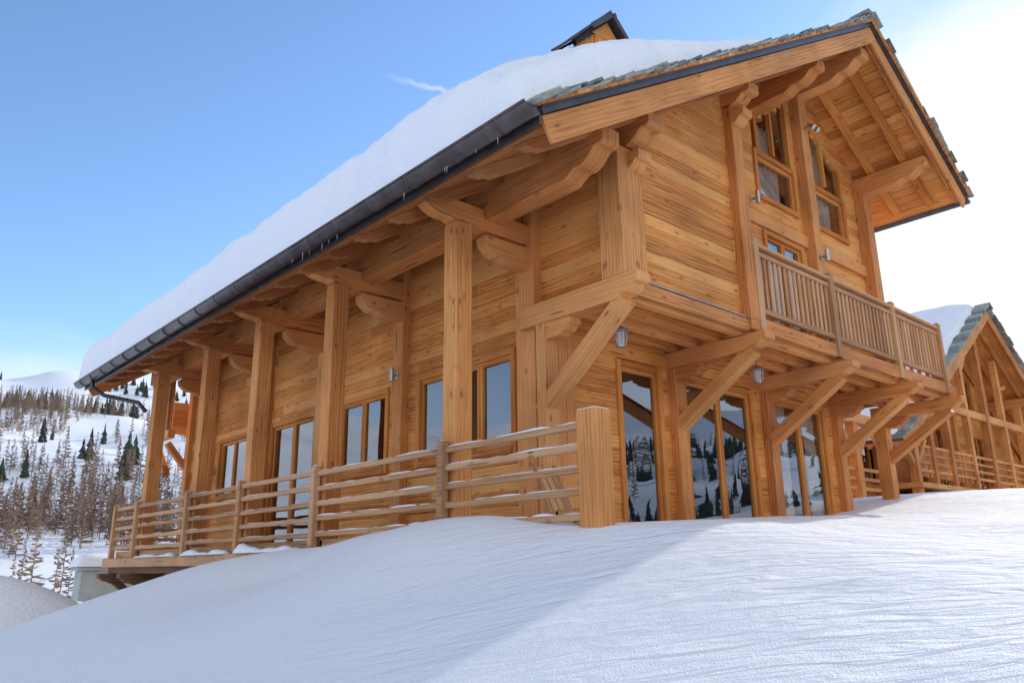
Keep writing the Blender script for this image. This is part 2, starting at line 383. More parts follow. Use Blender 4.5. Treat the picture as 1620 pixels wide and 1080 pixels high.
def tube(mb,pts,r,n=10,half=False):
    pts=[Vector(p) for p in pts]; rings=[]
    for i,p in enumerate(pts):
        t=(pts[min(i+1,len(pts)-1)]-pts[max(i-1,0)]).normalized()
        u=t.cross(Z if abs(t.z)<.9 else X).normalized(); v=u.cross(t)
        a0,a1=(math.pi,2*math.pi) if half else (0,2*math.pi*(1-1/n))
        if half: rings.append([p+u*r*math.cos(a0+(a1-a0)*k/(n-1))+v*r*math.sin(a0+(a1-a0)*k/(n-1)) for k in range(n)])
        else: rings.append([p+u*r*math.cos(2*math.pi*k/n)+v*r*math.sin(2*math.pi*k/n) for k in range(n)])
    vs=[q for rr in rings for q in rr]; fs=[]
    for i in range(len(pts)-1):
        for k in range(n-1 if half else n):
            a=i*n+k;b=i*n+(k+1)%n; fs.append((a,b,b+n,a+n))
    fs.append(tuple(range(n))); fs.append(tuple(range((len(pts)-1)*n,len(pts)*n)))
    mb.add(vs,fs,[[(0,0)]*len(f) for f in fs])
gut=MB(); GZ=RZ-.6146*8-.06; GX=4.30
tube(gut,[(GX,VY-.02,GZ),(GX,EY+.05,GZ)],.105,12,True)
tube(gut,[(GX-.105,VY-.02,GZ),(GX-.105,EY+.05,GZ)],.016,8)
y=VY+.35
while y<EY:
    tube(gut,[(GX,y,GZ),(GX,y+.035,GZ)],.115,12,True); y+=.72
tube(gut,[(GX,17.9,GZ-.08),(GX+.02,17.9,GZ-.25),(GX+.25,17.85,GZ-.4),(GX+.9,17.7,GZ-.5),(5.3,17.5,GZ-.7)],.045,8)
RG=RX+3.5; tube(gut,[(RG+.08,VY-.02,RZ-.6146*3.5-.08),(RG+.08,EY,RZ-.6146*3.5-.08)],.09,10,True)
gut.obj('gutter',M_METAL,chalet,0,True)

# ---- roof snow
def vnoise(x,y,seed=0):
    xi=np.floor(x).astype(np.int64); yi=np.floor(y).astype(np.int64); xf=x-xi; yf=y-yi
    def h(a,b):
        n=(a*374761393+b*668265263+seed*1442695041)&0xffffffff; n=((n^(n>>13))*1274126177)&0xffffffff; return ((n^(n>>16))&0xffff)/65535.
    u=xf*xf*(3-2*xf); v=yf*yf*(3-2*yf)
    return (h(xi,yi)*(1-u)+h(xi+1,yi)*u)*(1-v)+(h(xi,yi+1)*(1-u)+h(xi+1,yi+1)*u)*v
def fbm(x,y,o=4,seed=0):
    r=0;a=.5;t=0
    for i in range(o): r=r+a*vnoise(x*2**i,y*2**i,seed+i); t+=a; a*=.5
    return r/t-.5
def sm(a,b,x):
    t=np.clip((x-a)/(b-a),0,1); return t*t*(3-2*t)
def roofsnow(name,side_,L,y0,y1,H,parent,rx,rz,near=.0,bare=True):
    ns=int(L/.07); ny=int((y1-y0)/.08)
    s=np.concatenate([np.linspace(-.02,L-.6,ns),np.linspace(L-.57,L+.17,24)]); y=np.concatenate([np.linspace(y0,y0+.5,18),np.linspace(y0+.55,y1,ny)])
    SS,YY=np.meshgrid(s,y,indexing='ij')
    e=(L+.17-.16*(fbm(YY*1.6,SS*0,4,9)+.5))-SS
    he=np.sqrt(np.clip(1-(1-np.clip(e/.32,0,1))**2,0,1))
    frac=1-SS/L    # 1 at ridge
    dv=YY-y0-.14*(fbm(SS*1.5,SS*0+3,3,4)+.5)-.25*np.clip(frac-.3,0,1)
    vv=(.66+.34*sm(0,1.0,dv))*np.sqrt(np.clip(dv/.2,0,1)); vv=np.where(dv<.0,0,vv)
    if bare: thin=(1-(1-sm(.3,4.5,dv))*np.clip((frac-.22)*1.3,0,.9))*(1+.20*sm(.0,.12,frac)*(1-sm(.2,.45,frac))*(1-sm(3,7,dv)))
    else: thin=1
    dv2=y1-YY; v2=np.sqrt(np.clip(1-(1-np.clip(dv2/.5,0,1))**2,0,1))
    h=H*he*vv*v2*thin*(1+.30*fbm(SS*.8,YY*.8,4,2)+.12*fbm(SS*4,YY*4,3,5))
    d=Vector((side_*C,0,-S)); n=Vector((side_*S,0,C))
    base=np.array(RP(side_,0,0,.03,rx,rz))
    nn=np.array(n)*.5+np.array((0,0,1))*.5
    P=base+SS[...,None]*np.array(d)+YY[...,None]*np.array((0,1,0))+h[...,None]*nn
    a,b=SS.shape; idx=np.arange(a*b).reshape(a,b)
    F=np.stack([idx[:-1,:-1],idx[1:,:-1],idx[1:,1:],idx[:-1,1:]],-1).reshape(-1,4)
    me=bpy.data.meshes.new(name); me.from_pydata(P.reshape(-1,3).tolist(),[],F.tolist()); me.shade_smooth(); me.materials.append(M_SNOW)
    ob=bpy.data.objects.new(name,me); scene.collection.objects.link(ob); ob.parent=parent
roofsnow('roof_snow_west',-1,SL,VY+.04,EY+.05,.68,chalet,RX,RZ)
roofsnow('roof_snow_east',1,SR,VY+.2,EY,.4,chalet,RX,RZ)

# ---- overhang beams, braces, balcony
BX=[9.02,11.42,13.74,15.66]
for x in [6.48]+BX:
    top=3.04 if x<7 else 2.83
    h=.27 if x<7 else .22
    beam.prism(carved((6.9 if x<7 else 6.7)-5.02,h,.55),(x,6.9 if x<7 else 6.7,top-h),-Y,Z,X,.24)
    beam.beam((x+.002,5.28,top-h+.02),(x+.002,6.62,1.72),.17,.19,X)
    fb(beam,FG,x-.11,x+.11,-.02,.13,0,top-h,'z')
    beam.prism(carved(.55,.2,.35),(x+.002,6.6,top-h-.2),-Y,Z,X,.19)
for x in BX[3:]: beam.ab(x-.12,x+.12,6.45,6.69,0,2.62,'z')
for yj in (5.42,5.78,6.14,6.46):
    beam.ab(6.62,15.75,yj-.06,yj+.06,2.832,2.955,'x')
yy=5.28
while yy<6.6:
    soff.ab(6.6,11.0,yy,yy+.155,2.96,3.0,'x'); soff.ab(11.004,15.78,yy,yy+.155,2.96,3.0,'x'); yy+=.158
soff.ab(14.65,15.78,6.64,9.5,2.96,3.0,'y')
beam.ab(8.96,15.8,5.23,5.29,2.90,3.10,'x')
beam.ab(6.62,8.955,5.265,5.31,2.87,3.045,'x')
metal2=MB(); metal2.ab(6.5,8.95,5.25,5.34,3.048,3.056,'x'); metal2.obj('drip_flashing',M_STEEL,chalet)
beam.ab(15.75,15.81,5.3,9.5,2.90,3.08,'y')
def balustrade(Fb,l0,l1,z,posts,mb,h=1.1,q=.0,step=.135):
    fb(mb,Fb,l0,l1,q-.06,q+.06,z+h-.05,z+h,'l'); fb(mb,Fb,l0,l1,q-.035,q+.035,z+h-.17,z+h-.10,'l')
    fb(mb,Fb,l0,l1,q-.035,q+.035,z+.10,z+.18,'l')
    l=l0+.07
    while l<l1-.04:
        if all(abs(l-p)>.08 for p in posts): fb(mb,Fb,l-.033,l+.033,q-.018,q+.018,z+.18,z+h-.17,'z')
        l+=step
    for p in posts: fb(mb,Fb,p-.06,p+.06,q-.07,q+.07,z-.18,z+h+.06,'z')
F5=Fr((0,5.27,0),X,-Y)
balustrade(F5,9.15,15.62,3.08,[9.22,11.36,13.55,15.56],weath)
balustrade(Fr((15.6,0,0),Y,X),5.35,9.5,3.08,[7.4,9.45],weath)
# ---- side gallery
for y in PY:
    beam.ab(5.28,5.52,y-.12,y+.12,.2,3.9,'z',random.uniform(.3,.5))
    beam.prism([(0,0),(1.2,0),(1.32,.01),(1.42,.04),(1.50,.035),(1.60,.05),(1.70,.09),(1.78,.15),(1.83,.22),(1.84,.27),(1.80,.31),(1.72,.30),(1.58,.265),(0,.265)],(6.62,y+.002,3.9),-X,Z,Y,.21)
    beam.prism([(0,0),(.35,0),(.48,.015),(.60,.06),(.66,.05),(.76,.10),(.84,.17),(.86,.27),(.84,.30),(0,.30)],(6.6,y+.004,3.56),-X,Z,Y,.18)
yy=4.66
while yy<18.45:
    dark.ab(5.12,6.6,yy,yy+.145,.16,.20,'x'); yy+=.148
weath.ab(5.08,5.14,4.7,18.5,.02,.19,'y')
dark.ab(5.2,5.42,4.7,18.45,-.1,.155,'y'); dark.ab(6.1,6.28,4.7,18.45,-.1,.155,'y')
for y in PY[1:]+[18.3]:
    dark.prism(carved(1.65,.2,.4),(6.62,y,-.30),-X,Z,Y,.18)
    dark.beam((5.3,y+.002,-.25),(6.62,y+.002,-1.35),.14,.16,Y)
def lump_strip(mb,x,y0,y1,z,w,h):
    n=int((y1-y0)/.06)+2; vs=[];fs=[];K=7
    for i in range(n):
        yq=y0+(y1-y0)*i/(n-1); en=min(1,math.sqrt(max(0,min(i,n-1-i))/3)); q=en*(.5+1.0*abs(math.sin(yq*3.1)*math.sin(yq*1.37+1))+.15*math.sin(yq*13))
        for k in range(K):
            a=math.pi*k/(K-1); vs.append((x-math.cos(a)*w*(.7+.3*q),yq,z+math.sin(a)*h*q))
    for i in range(n-1):
        for k in range(K-1): a=i*K+k; fs.append((a,a+1,a+K+1,a+K))
    mb.add(vs,fs,[[(0,0)]*4]*len(fs))
lumps=MB()
lump_strip(lumps,5.12,9.9,11.9,.19,.09,.09); lump_strip(lumps,5.12,12.2,14.1,.19,.08,.07); lump_strip(lumps,5.12,14.5,16.5,.19,.07,.05)
pts=[4.78]+PY+[18.35]
beam.ab(5.19,5.41,4.66,4.89,0,1.33,'z',.5)
snowb.ab(5.2,5.4,4.67,4.88,1.332,1.34,'x')
for y in PY+[18.35]:
    weath.prism([(-.05,.0),(.05,.0),(.05,1.0),(.035,1.05),(.05,1.09),(.03,1.14),(-.03,1.14),(-.05,1.09),(-.035,1.05),(-.05,1.0)],(5.2,y,.15),Y,Z,X,.10)
    lump_strip(lumps,5.2,y-.05,y+.05,1.285,.04,.03)
for i in range(len(pts)-1):
    a=pts[i]+.06; b=pts[i+1]-.04
    for k in range(5):
        z=.36+k*.20; zz=random.uniform(-.012,.012)
        fb(weath,Fr((5.22,0,0),Y,-X),a,b,-.03,.025,z+zz,z+zz+.065,'l')
        l=a+.02; 
        while l<b-.15:
            l2=min(b-.01,l+random.uniform(.3,1.1)); hh=random.uniform(.008,.016)*(1.3 if l<9 else .8)
            if random.random()<.85: lump_strip(lumps,5.222,l,l2,z+zz+.063,.024,hh)
            l=l2
    fb(weath,Fr((5.3,0,0),Y,-X),a,b,-.02,.02,.2,.33,'l')
for k in range(5): weath.ab(5.25,6.5,18.30,18.36,.36+k*.2,.425+k*.2,'x')
boards(weath,Fr((0,18.9,0),X,-Y),6.1,6.9,3.0,3.75,pitch=.19)
boards(weath,Fr((6.1,0,0),Y,-X),18.32,19.3,3.0,3.95,pitch=.19)
beam.ab(6.04,6.2,18.2,19.4,2.8,2.98,'y'); beam.beam((6.12,18.3,2.0),(6.12,19.2,2.8),.13,.14,X); beam.beam((6.12,18.4,2.7),(6.7,18.4,2.0),.13,.14,Y)
beam.ab(6.04,6.16,18.34,18.46,2.98,4.3,'z'); beam.ab(6.04,6.16,19.2,19.3,2.98,4.3,'z')
# chimney
cx,cy=9.98,8.6; hb=.34; CT=9.92; CE=9.42
for k in range(6):
    w=2*hb/6; side.ab(cx-hb+k*w+.001,cx-hb+(k+1)*w-.001,cy-hb-.03,cy-hb+.02,7.2,CE,'z',.2); 
    side.ab(cx-hb-.03,cx-hb+.02,cy-hb+.022+k*w*.95,cy-hb+.022+(k+1)*w*.95-.002,7.2,CE,'z',.15)
dark.ab(cx-hb+.021,cx+hb,cy-hb+.021,cy+hb,7.2,CE-.005,'z')
capm=MB()
rise=CT-CE; run=.54; ln=math.hypot(rise,run)
for sd in (-1,1):
    d=Vector((sd*run,0,-rise)).normalized(); n=Vector((sd*rise,0,run)).normalized()
    capm.box(Vector((cx,cy-.52,CT)),d,Y,n,ln+.06,1.04,.045)
    capm.box(Vector((cx,cy-.54,CT))+n*.046,d,Y,n,.10,1.08,.03)
    for yq in (cy-.535,cy+.505): capm.box(Vector((cx,yq,CT))-n*.05,d,Y,n,ln+.06,.03,.11)
capm.obj('chimney_cap',M_METAL,chalet,.006)
side.prism([(-.42,0),(.42,0),(0,.40)],(cx,cy-hb-.02,CE),X,Z,Y,.03,.2)

side.obj('siding',W_SIDE,chalet,.009); beam.obj('timber_frame',W_BEAM,chalet,.011); weath.obj('weathered_timber',W_WEATH,chalet,.009)
frame.obj('window_frames',W_FRAME,chalet,.005); dark.obj('deck_and_roof_core',W_DARK,chalet,.005); metal.obj('verge_flashing',M_METAL,chalet)
sl.obj('stone_slates',M_SLATE,chalet,.008); shing.obj('wood_shingles',W_SIDE,chalet); soff.obj('soffit',W_SIDE,chalet,.004); raft.obj('rafters',W_RAFT,chalet,.004)
glassm.obj('window_panes',M_GLASS,chalet); room.obj('interior',M_ROOM,chalet); curt.obj('curtains',M_CURT,chalet,0,True)
snowb.obj('post_snow',M_SNOW,chalet,.003); lumps.obj('gallery_snow',M_SNOW,chalet,0,True); stone.obj('foundation',M_STONE,chalet)
ic=MB()
for i in range(12):
    y=random.uniform(VY+.2,9); L=random.uniform(.04,.11); r=.006
    b=Vector((GX-.02+random.uniform(0,.05),y,GZ-.10)); vs=[b+Vector((r*math.cos(a),r*math.sin(a),0)) for a in (0,2.1,4.2)]+[b-Z*L]
    ic.add(vs,[(0,1,3),(1,2,3),(2,0,3)],[[(0,0)]*3]*3)
ic.obj('icicles',M_LAMPG,chalet)

# ---- small objects
def cyl(mb,c,r,h,ax=Z,n=14,r2=None):
    c=Vector(c); r2=r if r2 is None else r2; u=ax.cross(X if abs(ax.x)<.9 else Y).normalized(); v=ax.cross(u)
    A=[c+u*r*math.cos(2*math.pi*k/n)+v*r*math.sin(2*math.pi*k/n) for k in range(n)]
    B=[c+ax*h+u*r2*math.cos(2*math.pi*k/n)+v*r2*math.sin(2*math.pi*k/n) for k in range(n)]
    fs=[tuple(range(n)),tuple(range(n,2*n))]+[(k,(k+1)%n,n+(k+1)%n,n+k) for k in range(n)]
    mb.add(A+B,fs,[[(0,0)]*len(f) for f in fs])
def wall_lamp(p,out):
    m=MB(); p=Vector(p); cyl(m,p+out*.10-Z*.10,.035,.2); cyl(m,p+out*.10+Z*.102,.03,.01); cyl(m,p,.022,.07,out); cyl(m,p-out*.004,.045,.014,out)
    m.obj('wall_lamp',M_STEEL,None,.002)
wall_lamp((6.46,9.72,2.72),-X); wall_lamp((10.55,5.94,5.5),-Y); wall_lamp((12.4,5.80,4.95),-Y)
def lantern(x,y,z):
    e=empty('hanging_lantern'); m=MB(); cyl(m,(x,y,z),.012,.16); cyl(m,(x,y,z-.06),.13,.07,Z,14,.03); 
    for k in range(6):
        a=k*math.pi/3; tube(m,[(x+.07*math.cos(a),y+.07*math.sin(a),z-.06),(x+.08*math.cos(a),y+.08*math.sin(a),z-.16),(x+.05*math.cos(a),y+.05*math.sin(a),z-.24)],.006,5)
    cyl(m,(x,y,z-.255),.055,.015); m.obj('cage',M_STEEL,e)
    g=MB(); cyl(g,(x,y,z-.235),.045,.17,Z,14,.055); g.obj('glass',M_LAMPG,e)
lantern(10.2,5.95,2.72); lantern(7.15,5.95,2.74)
fl=MB(); cyl(fl,(12.4,5.80,7.42),.025,.10,-Y); 
for dx in (-.08,.08): cyl(fl,(12.4+dx,5.69,7.40),.025,.11,Vector((0,-.75,-.66)),12,.045)
fl.ab(12.31,12.49,5.69,5.715,7.41,7.435); fl.obj('spotlight',M_STEEL)
ch=MB()
for k in range(3): ch.beam((6.16+k*.1,6.1,.45),(6.16+k*.1,6.4,1.02),.07,.02,Y)
ch.beam((6.10,6.08,.35),(6.10,6.42,1.06),.035,.045,Y); ch.beam((6.42,6.08,.35),(6.42,6.42,1.06),.035,.045,Y)
for k in range(5): ch.ab(6.1,6.42,5.6+k*.1,5.68+k*.1,.52,.54,'x')
for x in (6.1,6.4):
    for y in (5.62,6.05): ch.ab(x-.02,x+.02,y-.02,y+.02,.2,.52,'z')
    ch.ab(x-.02,x+.02,5.6,6.1,.48,.52,'y')
ch.obj('wooden_deck_chair',W_WEATH,None,.004)
cw=empty('concrete_wall'); m=MB(); m.ab(6.0,7.6,23.6,24.2,-3,-.05); m.ab(5.9,7.7,23.5,24.3,-.048,.05); m.obj('wall',M_CONC,cw,.02)
def mound(name,c,r,h,parent=None,n=40):
    vs=[];fs=[]
    for i in range(n+1):
        for j in range(n+1):
            a=-1+2*i/n;b=-1+2*j/n
            hh=max(0,(1-a**4))**.5*max(0,(1-b**4))**.5
            vs.append((c[0]+a*r[0],c[1]+b*r[1],c[2]+h*hh*(1+.2*math.sin(3*a+2*b+c[0]))))
    for i in range(n):
        for j in range(n): k=i*(n+1)+j; fs.append((k,k+1,k+n+2,k+n+1))
    me=bpy.data.meshes.new(name); me.from_pydata(vs,[],fs); me.shade_smooth(); me.materials.append(M_SNOW)
    o=bpy.data.objects.new(name,me); scene.collection.objects.link(o); o.parent=parent
mound('snow_cap',(6.8,23.9,.052),(.95,.45),.42,cw)

# ------------------------------------------------------------- second chalet
ch2=empty('wooden_chalet.001')
R2X,R2Z=31.3,8.75; V2,E2=8.8,21.0; L2=9.0/C
s2=MB();b2=MB();d2=MB();sl2=MB();f2=MB();g2=MB();r2=MB();c2=MB();so2=MB();st2=MB()
lb2=lambda z: R2X-(R2Z-.25/C-z)/.6146
rb2=lambda z: R2X+(R2Z-.25/C-z)/.6146
F2=Fr((0,10.6,0),X,-Y)
dw=[(23.6,24.7,2.1,4.0,2),(27.0,28.3,2.3,4.4,2),(29.6,31.0,2.3,4.4,2),(33,34.4,2.3,4.4,2),(28.6,29.8,5.3,6.6,1),(32.6,33.8,5.3,6.6,1)]
boards(s2,F2,22.9,39.5,1.0,8.4,pitch=.22,opens=rects([(a-.03,b+.03,c-.03,d+.03) for a,b,c,d,_ in dw]),lb=lb2,rb=rb2)
for a,b,c,d,n in dw: window(F2,a,b,c,d,n,fm=f2,gm=g2,rm=r2,cm=c2)
boards(s2,Fr((22.9,0,0),Y,-X),10.6,20.5,1.0,3.4,pitch=.22)
boards(s2,Fr((39.5,0,0),Y,X),10.6,20.5,1.0,3.6,pitch=.22)
st2.ab(23,39.4,10.7,20.4,-2,1.0)
for sd in (-1,1):
    e=.003 if sd>0 else 0
    rbox(so2,sd,0,L2,V2+.05+e,E2,-.22,-.16,'s',rx=R2X,rz=R2Z); rbox(d2,sd,0,L2-.01,V2+.06+e,E2-.01,-.158,0,'s',rx=R2X,rz=R2Z)
    rbox(b2,sd,0,L2+.02,V2+e,V2+.045,-.42,-.05,'s',rx=R2X,rz=R2Z)
    y=V2+.4
    while y<11: rbox(b2,sd,.05,L2-.1,y,y+.13,-.36,-.222,'s',rx=R2X,rz=R2Z); y+=.6
    s=-.1
    while s<L2:
        w=random.uniform(.3,.5); rbox(sl2,sd,s,s+w,V2-.1-random.random()*.08,V2+.35,.004+random.random()*.05,.07+random.random()*.05,'s',rx=R2X,rz=R2Z); s+=w*.95
for x in (24.5,27.4,31.3,35.2,38.5):
    zt=R2Z-.6146*abs(x-R2X)-.44
    b2.prism(carved(20.5-V2-.15,.36,.8),(x,20.5,zt-.36),-Y,Z,X,.28)
    b2.ab(x-.13,x+.13,9.35,9.6,1.0,zt-.36,'z'); b2.ab(x-.12,x+.12,10.45,10.62,1.0,zt-.36,'z')
for x in (25.9,29.4,33.2):
    zt=R2Z-.6146*abs(x-R2X)-.44; b2.ab(x-.11,x+.11,9.37,9.58,1.0,zt,'z')
    b2.beam((x,9.5,zt-1.1),(x+.9,9.5,zt-.15 if x<30 else zt-.9),.14,.16,Y)
b2.ab(24.4,38.6,9.38,9.57,4.6,4.85,'x')
for z in (2.45,2.7,2.95,3.2): b2.ab(24.4,38.6,9.42,9.50,z,z+.09,'x')
x=24.5
while x<29: b2.ab(x,x+.07,9.44,9.48,2.3,3.3,'z'); x+=.16
b2.ab(24.2,38.8,9.2,10.6,1.95,2.1,'x')
for x in (20.6,22.6,24.4):
    b2.ab(x-.13,x+.13,9.3,9.55,.6,3.5,'z'); b2.beam((x,9.42,2.5),(x+.9,9.42,3.45),.15,.16,Y); b2.beam((x,9.42,2.5),(x-.9,9.42,3.45),.15,.16,Y)
b2.ab(19.6,25.0,9.27,9.58,3.45,3.7,'x')
for z in (1.7,1.95,2.2): b2.ab(19.7,22.6,9.4,9.47,z,z+.09,'x')
s2.obj('siding',W_SIDE,ch2,.006); b2.obj('timber_frame',W_BEAM,ch2,.01); d2.obj('roof_core',W_DARK,ch2); so2.obj('soffit',W_SIDE,ch2); sl2.obj('stone_slates',M_SLATE,ch2,.01)
f2.obj('window_frames',W_FRAME,ch2); g2.obj('window_panes',M_GLASS,ch2); r2.obj('interior',M_ROOM,ch2); st2.obj('foundation',M_STONE,ch2)
roofsnow('roof_snow_west',-1,L2,V2+.1,E2,.36,ch2,R2X,R2Z,bare=False); roofsnow('roof_snow_east',1,L2,V2+.1,E2,.36,ch2,R2X,R2Z,bare=False)

# ------------------------------------------------------------- ground
cp=np.array([(0,0,-1.25),(-6,-6,-2),(6,-6,-.6),(-8,4,-2.2),(-10,12,-3.2),(1.3,6.8,-.75),(2.7,3,-.55),(3.75,1.16,-.49),(2,10.6,-.66),(3.2,10.4,-.22),(4.5,10.6,.03),
(4.9,9.5,.2),(5.1,8,.36),(5.1,6.9,.45),(5.1,6.0,.43),(5.3,4.7,.30),(6,5.4,.30),(6.2,4.2,.33),(9,5.0,.45),(9,6.5,.5),(12,5,.62),(13,6.5,.72),(15,4.15,.93),(10,2,.35),(8,0,.0),
(15,0,.7),(16,8,1.1),(22,8,1.6),(28,9,1.95),(35,9,2.1),(22,2,1.3),(30,-2,1.5),(6,8,.1),(6.2,10,-.25),(6,12,-.8),(3,13.5,-1.3),(5.3,14,-1.2),(1,14,-1.9),(6,18,-2.3),(0,20,-3.2),
(12,12,-.1),(12,20,-1),(5,26,-2.2),(-10,25,-4.5),(20,25,0),(35,25,2),(50,0,2),(50,40,1),(0,45,-6),(-40,0,-7),(0,-40,0),(-40,40,-9),(0,60,-8),(4,5,-.05),(4,8,-.1),(2.6,8,-.45),(7,3,.18)],float)
def tps_fit(P):
    n=len(P); d=np.hypot(P[:,None,0]-P[None,:,0],P[:,None,1]-P[None,:,1]); K=np.where(d>0,d*d*np.log(d+1e-12),0)+np.eye(n)*.02
    Q=np.c_[np.ones(n),P[:,:2]]; A=np.block([[K,Q],[Q.T,np.zeros((3,3))]]); return np.linalg.solve(A,np.r_[P[:,2],0,0,0])
TW=tps_fit(cp)
def near(x,y):
    r=TW[-3]+TW[-2]*x+TW[-1]*y
    for i,(a,b,_) in enumerate(cp):
        d=np.hypot(x-a,y-b)+1e-9; r=r+TW[i]*d*d*np.log(d)
    return r
RR=np.array([0,30,60,120,200,300,450,620,900,1500,4000.]); HH=np.array([-2,-4,-9,-6,9,32,70,117,150,146,140.])
def far(x,y):
    R=np.hypot(x,y); az=np.degrees(np.arctan2(y,x))
    w=sm(45,66,az)+ (1-sm(-28,-8,az)); w=np.clip(w,0,1)
    w=np.where(az>66,1,w)
    base=np.interp(R,RR,HH)
    low=np.interp(R,[0,60,200,4000],[1.5,1,-5,-5])
    nz=fbm(x/170,y/170,4,11)*np.clip(R-90,0,500)*.16+fbm(x/35,y/35,3,12)*np.clip(R-60,0,200)*.04
    return base*w+low*(1-w)+nz*w
def height(x,y):
    x=np.asarray(x,float);y=np.asarray(y,float)
    R=np.hypot(x-6,y-6); t=sm(32,75,R)
    xc=np.clip(x,-60,70);yc=np.clip(y,-60,80)
    h=near(xc,yc)*(1-t)+far(x,y)*t
    return h
def axis(lo,hi,fine,maxv,g=1.16):
    c=list(np.arange(lo,hi,fine)); s=fine;v=hi
    while v<maxv: c.append(v); s*=g; v+=s
    c.append(maxv); s=fine*g; v=lo-s; pre=[]
    while v>-maxv: pre.append(v); s*=g; v-=s
    pre.append(-maxv); return np.array(pre[::-1]+c)
gx=axis(.5,15,.055,3500,1.05); gy=axis(.0,13,.055,3500,1.05)
GXX,GYY=np.meshgrid(gx,gy,indexing='ij')
GH=height(GXX,GYY)
m1=np.exp(-((GXX-6)**2+(GYY-5)**2)/350)
rp=fbm((GXX*.79-GYY*.61)/.9,(GXX*.61+GYY*.79)/.25,3,31)
GH+= m1*(.10*fbm(GXX/2.2,GYY/2.2,3,21)+ .035*rp*sm(-3,4,GXX-GYY+1))
a,b=GXX.shape; idx=np.arange(a*b).reshape(a,b)
F=np.stack([idx[:-1,:-1],idx[1:,:-1],idx[1:,1:],idx[:-1,1:]],-1).reshape(-1,4)
me=bpy.data.meshes.new('snow_ground'); me.from_pydata(np.stack([GXX,GYY,GH],-1).reshape(-1,3).tolist(),[],F.tolist()); me.shade_smooth(); me.materials.append(M_SNOWG)
print('ground verts',a*b)
scene.collection.objects.link(bpy.data.objects.new('snow_ground',me))
mound('snow_mound',(3.3,17.5,-2.3),(2.2,2.2),1.9)

# ------------------------------------------------------------- forests
def larch():
    v=[];f=[]
    for k in range(3):
        a=k*2.094; v.append((.010*math.cos(a),.010*math.sin(a),0))
    v.append((0,0,1)); f+= [(0,1,3),(1,2,3),(2,0,3)]
    for i in range(60):
        h=.14+.84*(i/60)**.9; r=(1.02-h)*.20*random.uniform(.5,1.15)+.01; a=random.random()*6.283; up=random.uniform(-.05,.05)
        o=len(v); w=.004+.008*random.random(); c,s=math.cos(a),math.sin(a)
        v+= [(0,0,h-w),(0,0,h+w),(c*r,s*r,h+up),(c*r*.6-s*.02,s*r*.6+c*.02,h+up*.5-.018)]; f+= [(o,o+1,o+2),(o,o+2,o+3)]
    return np.array(v),np.array(f)
def spruce():
    v=[(.015,0,0),(-.01,.012,0),(-.01,-.012,0),(0,0,.5)];f=[(0,1,3),(1,2,3),(2,0,3)]
    n=11
    for k in range(7):
        h=.10+k*.125; r=(1.0-h)*.25*random.uniform(.85,1.15); o=len(v); v.append((0,0,min(1,h+.24)))
        for j in range(n):
            a=j*6.283/n+k; q=r*(1 if j%2 else .6)*random.uniform(.7,1.2); v.append((q*math.cos(a),q*math.sin(a),h-.05*random.random()))
        for j in range(n): f.append((o,o+1+j,o+1+(j+1)%n))
    return np.array(v),np.array(f)
def forest(name,tm,pos,hs,mat):
    V=[];Fc=[];T=[];off=0
    which=rng.integers(0,len(tm),len(pos))
    for i,(tv,tf) in enumerate(tm):
        p=pos[which==i]; h=hs[which==i]; n=len(p)
        if n==0: continue
        th=rng.random(n)*6.283; c=np.cos(th);s=np.sin(th)
        wd=rng.uniform(.75,1.25,n)
        x=(tv[None,:,0]*c[:,None]-tv[None,:,1]*s[:,None])*(h*wd)[:,None]+p[:,0:1]; y=(tv[None,:,0]*s[:,None]+tv[None,:,1]*c[:,None])*(h*wd)[:,None]+p[:,1:2]
        z=tv[None,:,2]*h[:,None]+p[:,2:3]-.4
        V.append(np.stack([x,y,z],-1).reshape(-1,3)); Fc.append((tf[None]+ (np.arange(n)*len(tv))[:,None,None]).reshape(-1,3)+off)
        T.append(np.repeat(rng.random(n),len(tv))); off+=n*len(tv)
    V=np.concatenate(V);Fc=np.concatenate(Fc);T=np.concatenate(T)
    me=bpy.data.meshes.new(name); me.from_pydata(V.tolist(),[],Fc.tolist()); at=me.attributes.new('tone','FLOAT','POINT'); at.data.foreach_set('value',T.astype(np.float32))
    me.materials.append(mat); scene.collection.objects.link(bpy.data.objects.new(name,me)); print(name,len(Fc))
def treemat(name,a,b_):
    m,nt,b=newmat(name); at=N(nt,'ShaderNodeAttribute'); at.attribute_name='tone'
    nt.links.new(ramp(nt,[(0,a),(1,b_)],at.outputs['Fac']),b.inputs['Base Color']); b.inputs['Roughness'].default_value=.85; return m
def scatter(n,az0,az1,r0,r1,thr,seed):
    az=np.radians(rng.uniform(az0,az1,n)); r=rng.uniform(r0,r1,n); x=r*np.cos(az);y=r*np.sin(az)
    k=fbm(x/45,y/45,3,seed)+rng.uniform(-.05,.05,n)>thr; x=x[k];y=y[k]; return np.stack([x,y,height(x,y)],-1)
P1=np.concatenate([scatter(2600,60,100,170,420,-.02,41),scatter(140,60,100,110,180,.02,43),scatter(450,60,100,400,500,.08,45),scatter(1500,-110,-10,110,450,.0,44)])
forest('larch_forest',[larch() for _ in range(5)],P1,rng.uniform(6.5,12,len(P1)),treemat('larch_twigs',(.15,.095,.065),(.33,.22,.15)))
P2=np.concatenate([scatter(1100,60,100,380,640,.08,47),scatter(130,60,100,130,330,.06,48),scatter(2200,-110,-10,110,450,.0,49)])
forest('evergreen_forest',[spruce() for _ in range(4)],P2,rng.uniform(6,11,len(P2)),treemat('evergreen_needles',(.022,.035,.025),(.05,.065,.04)))

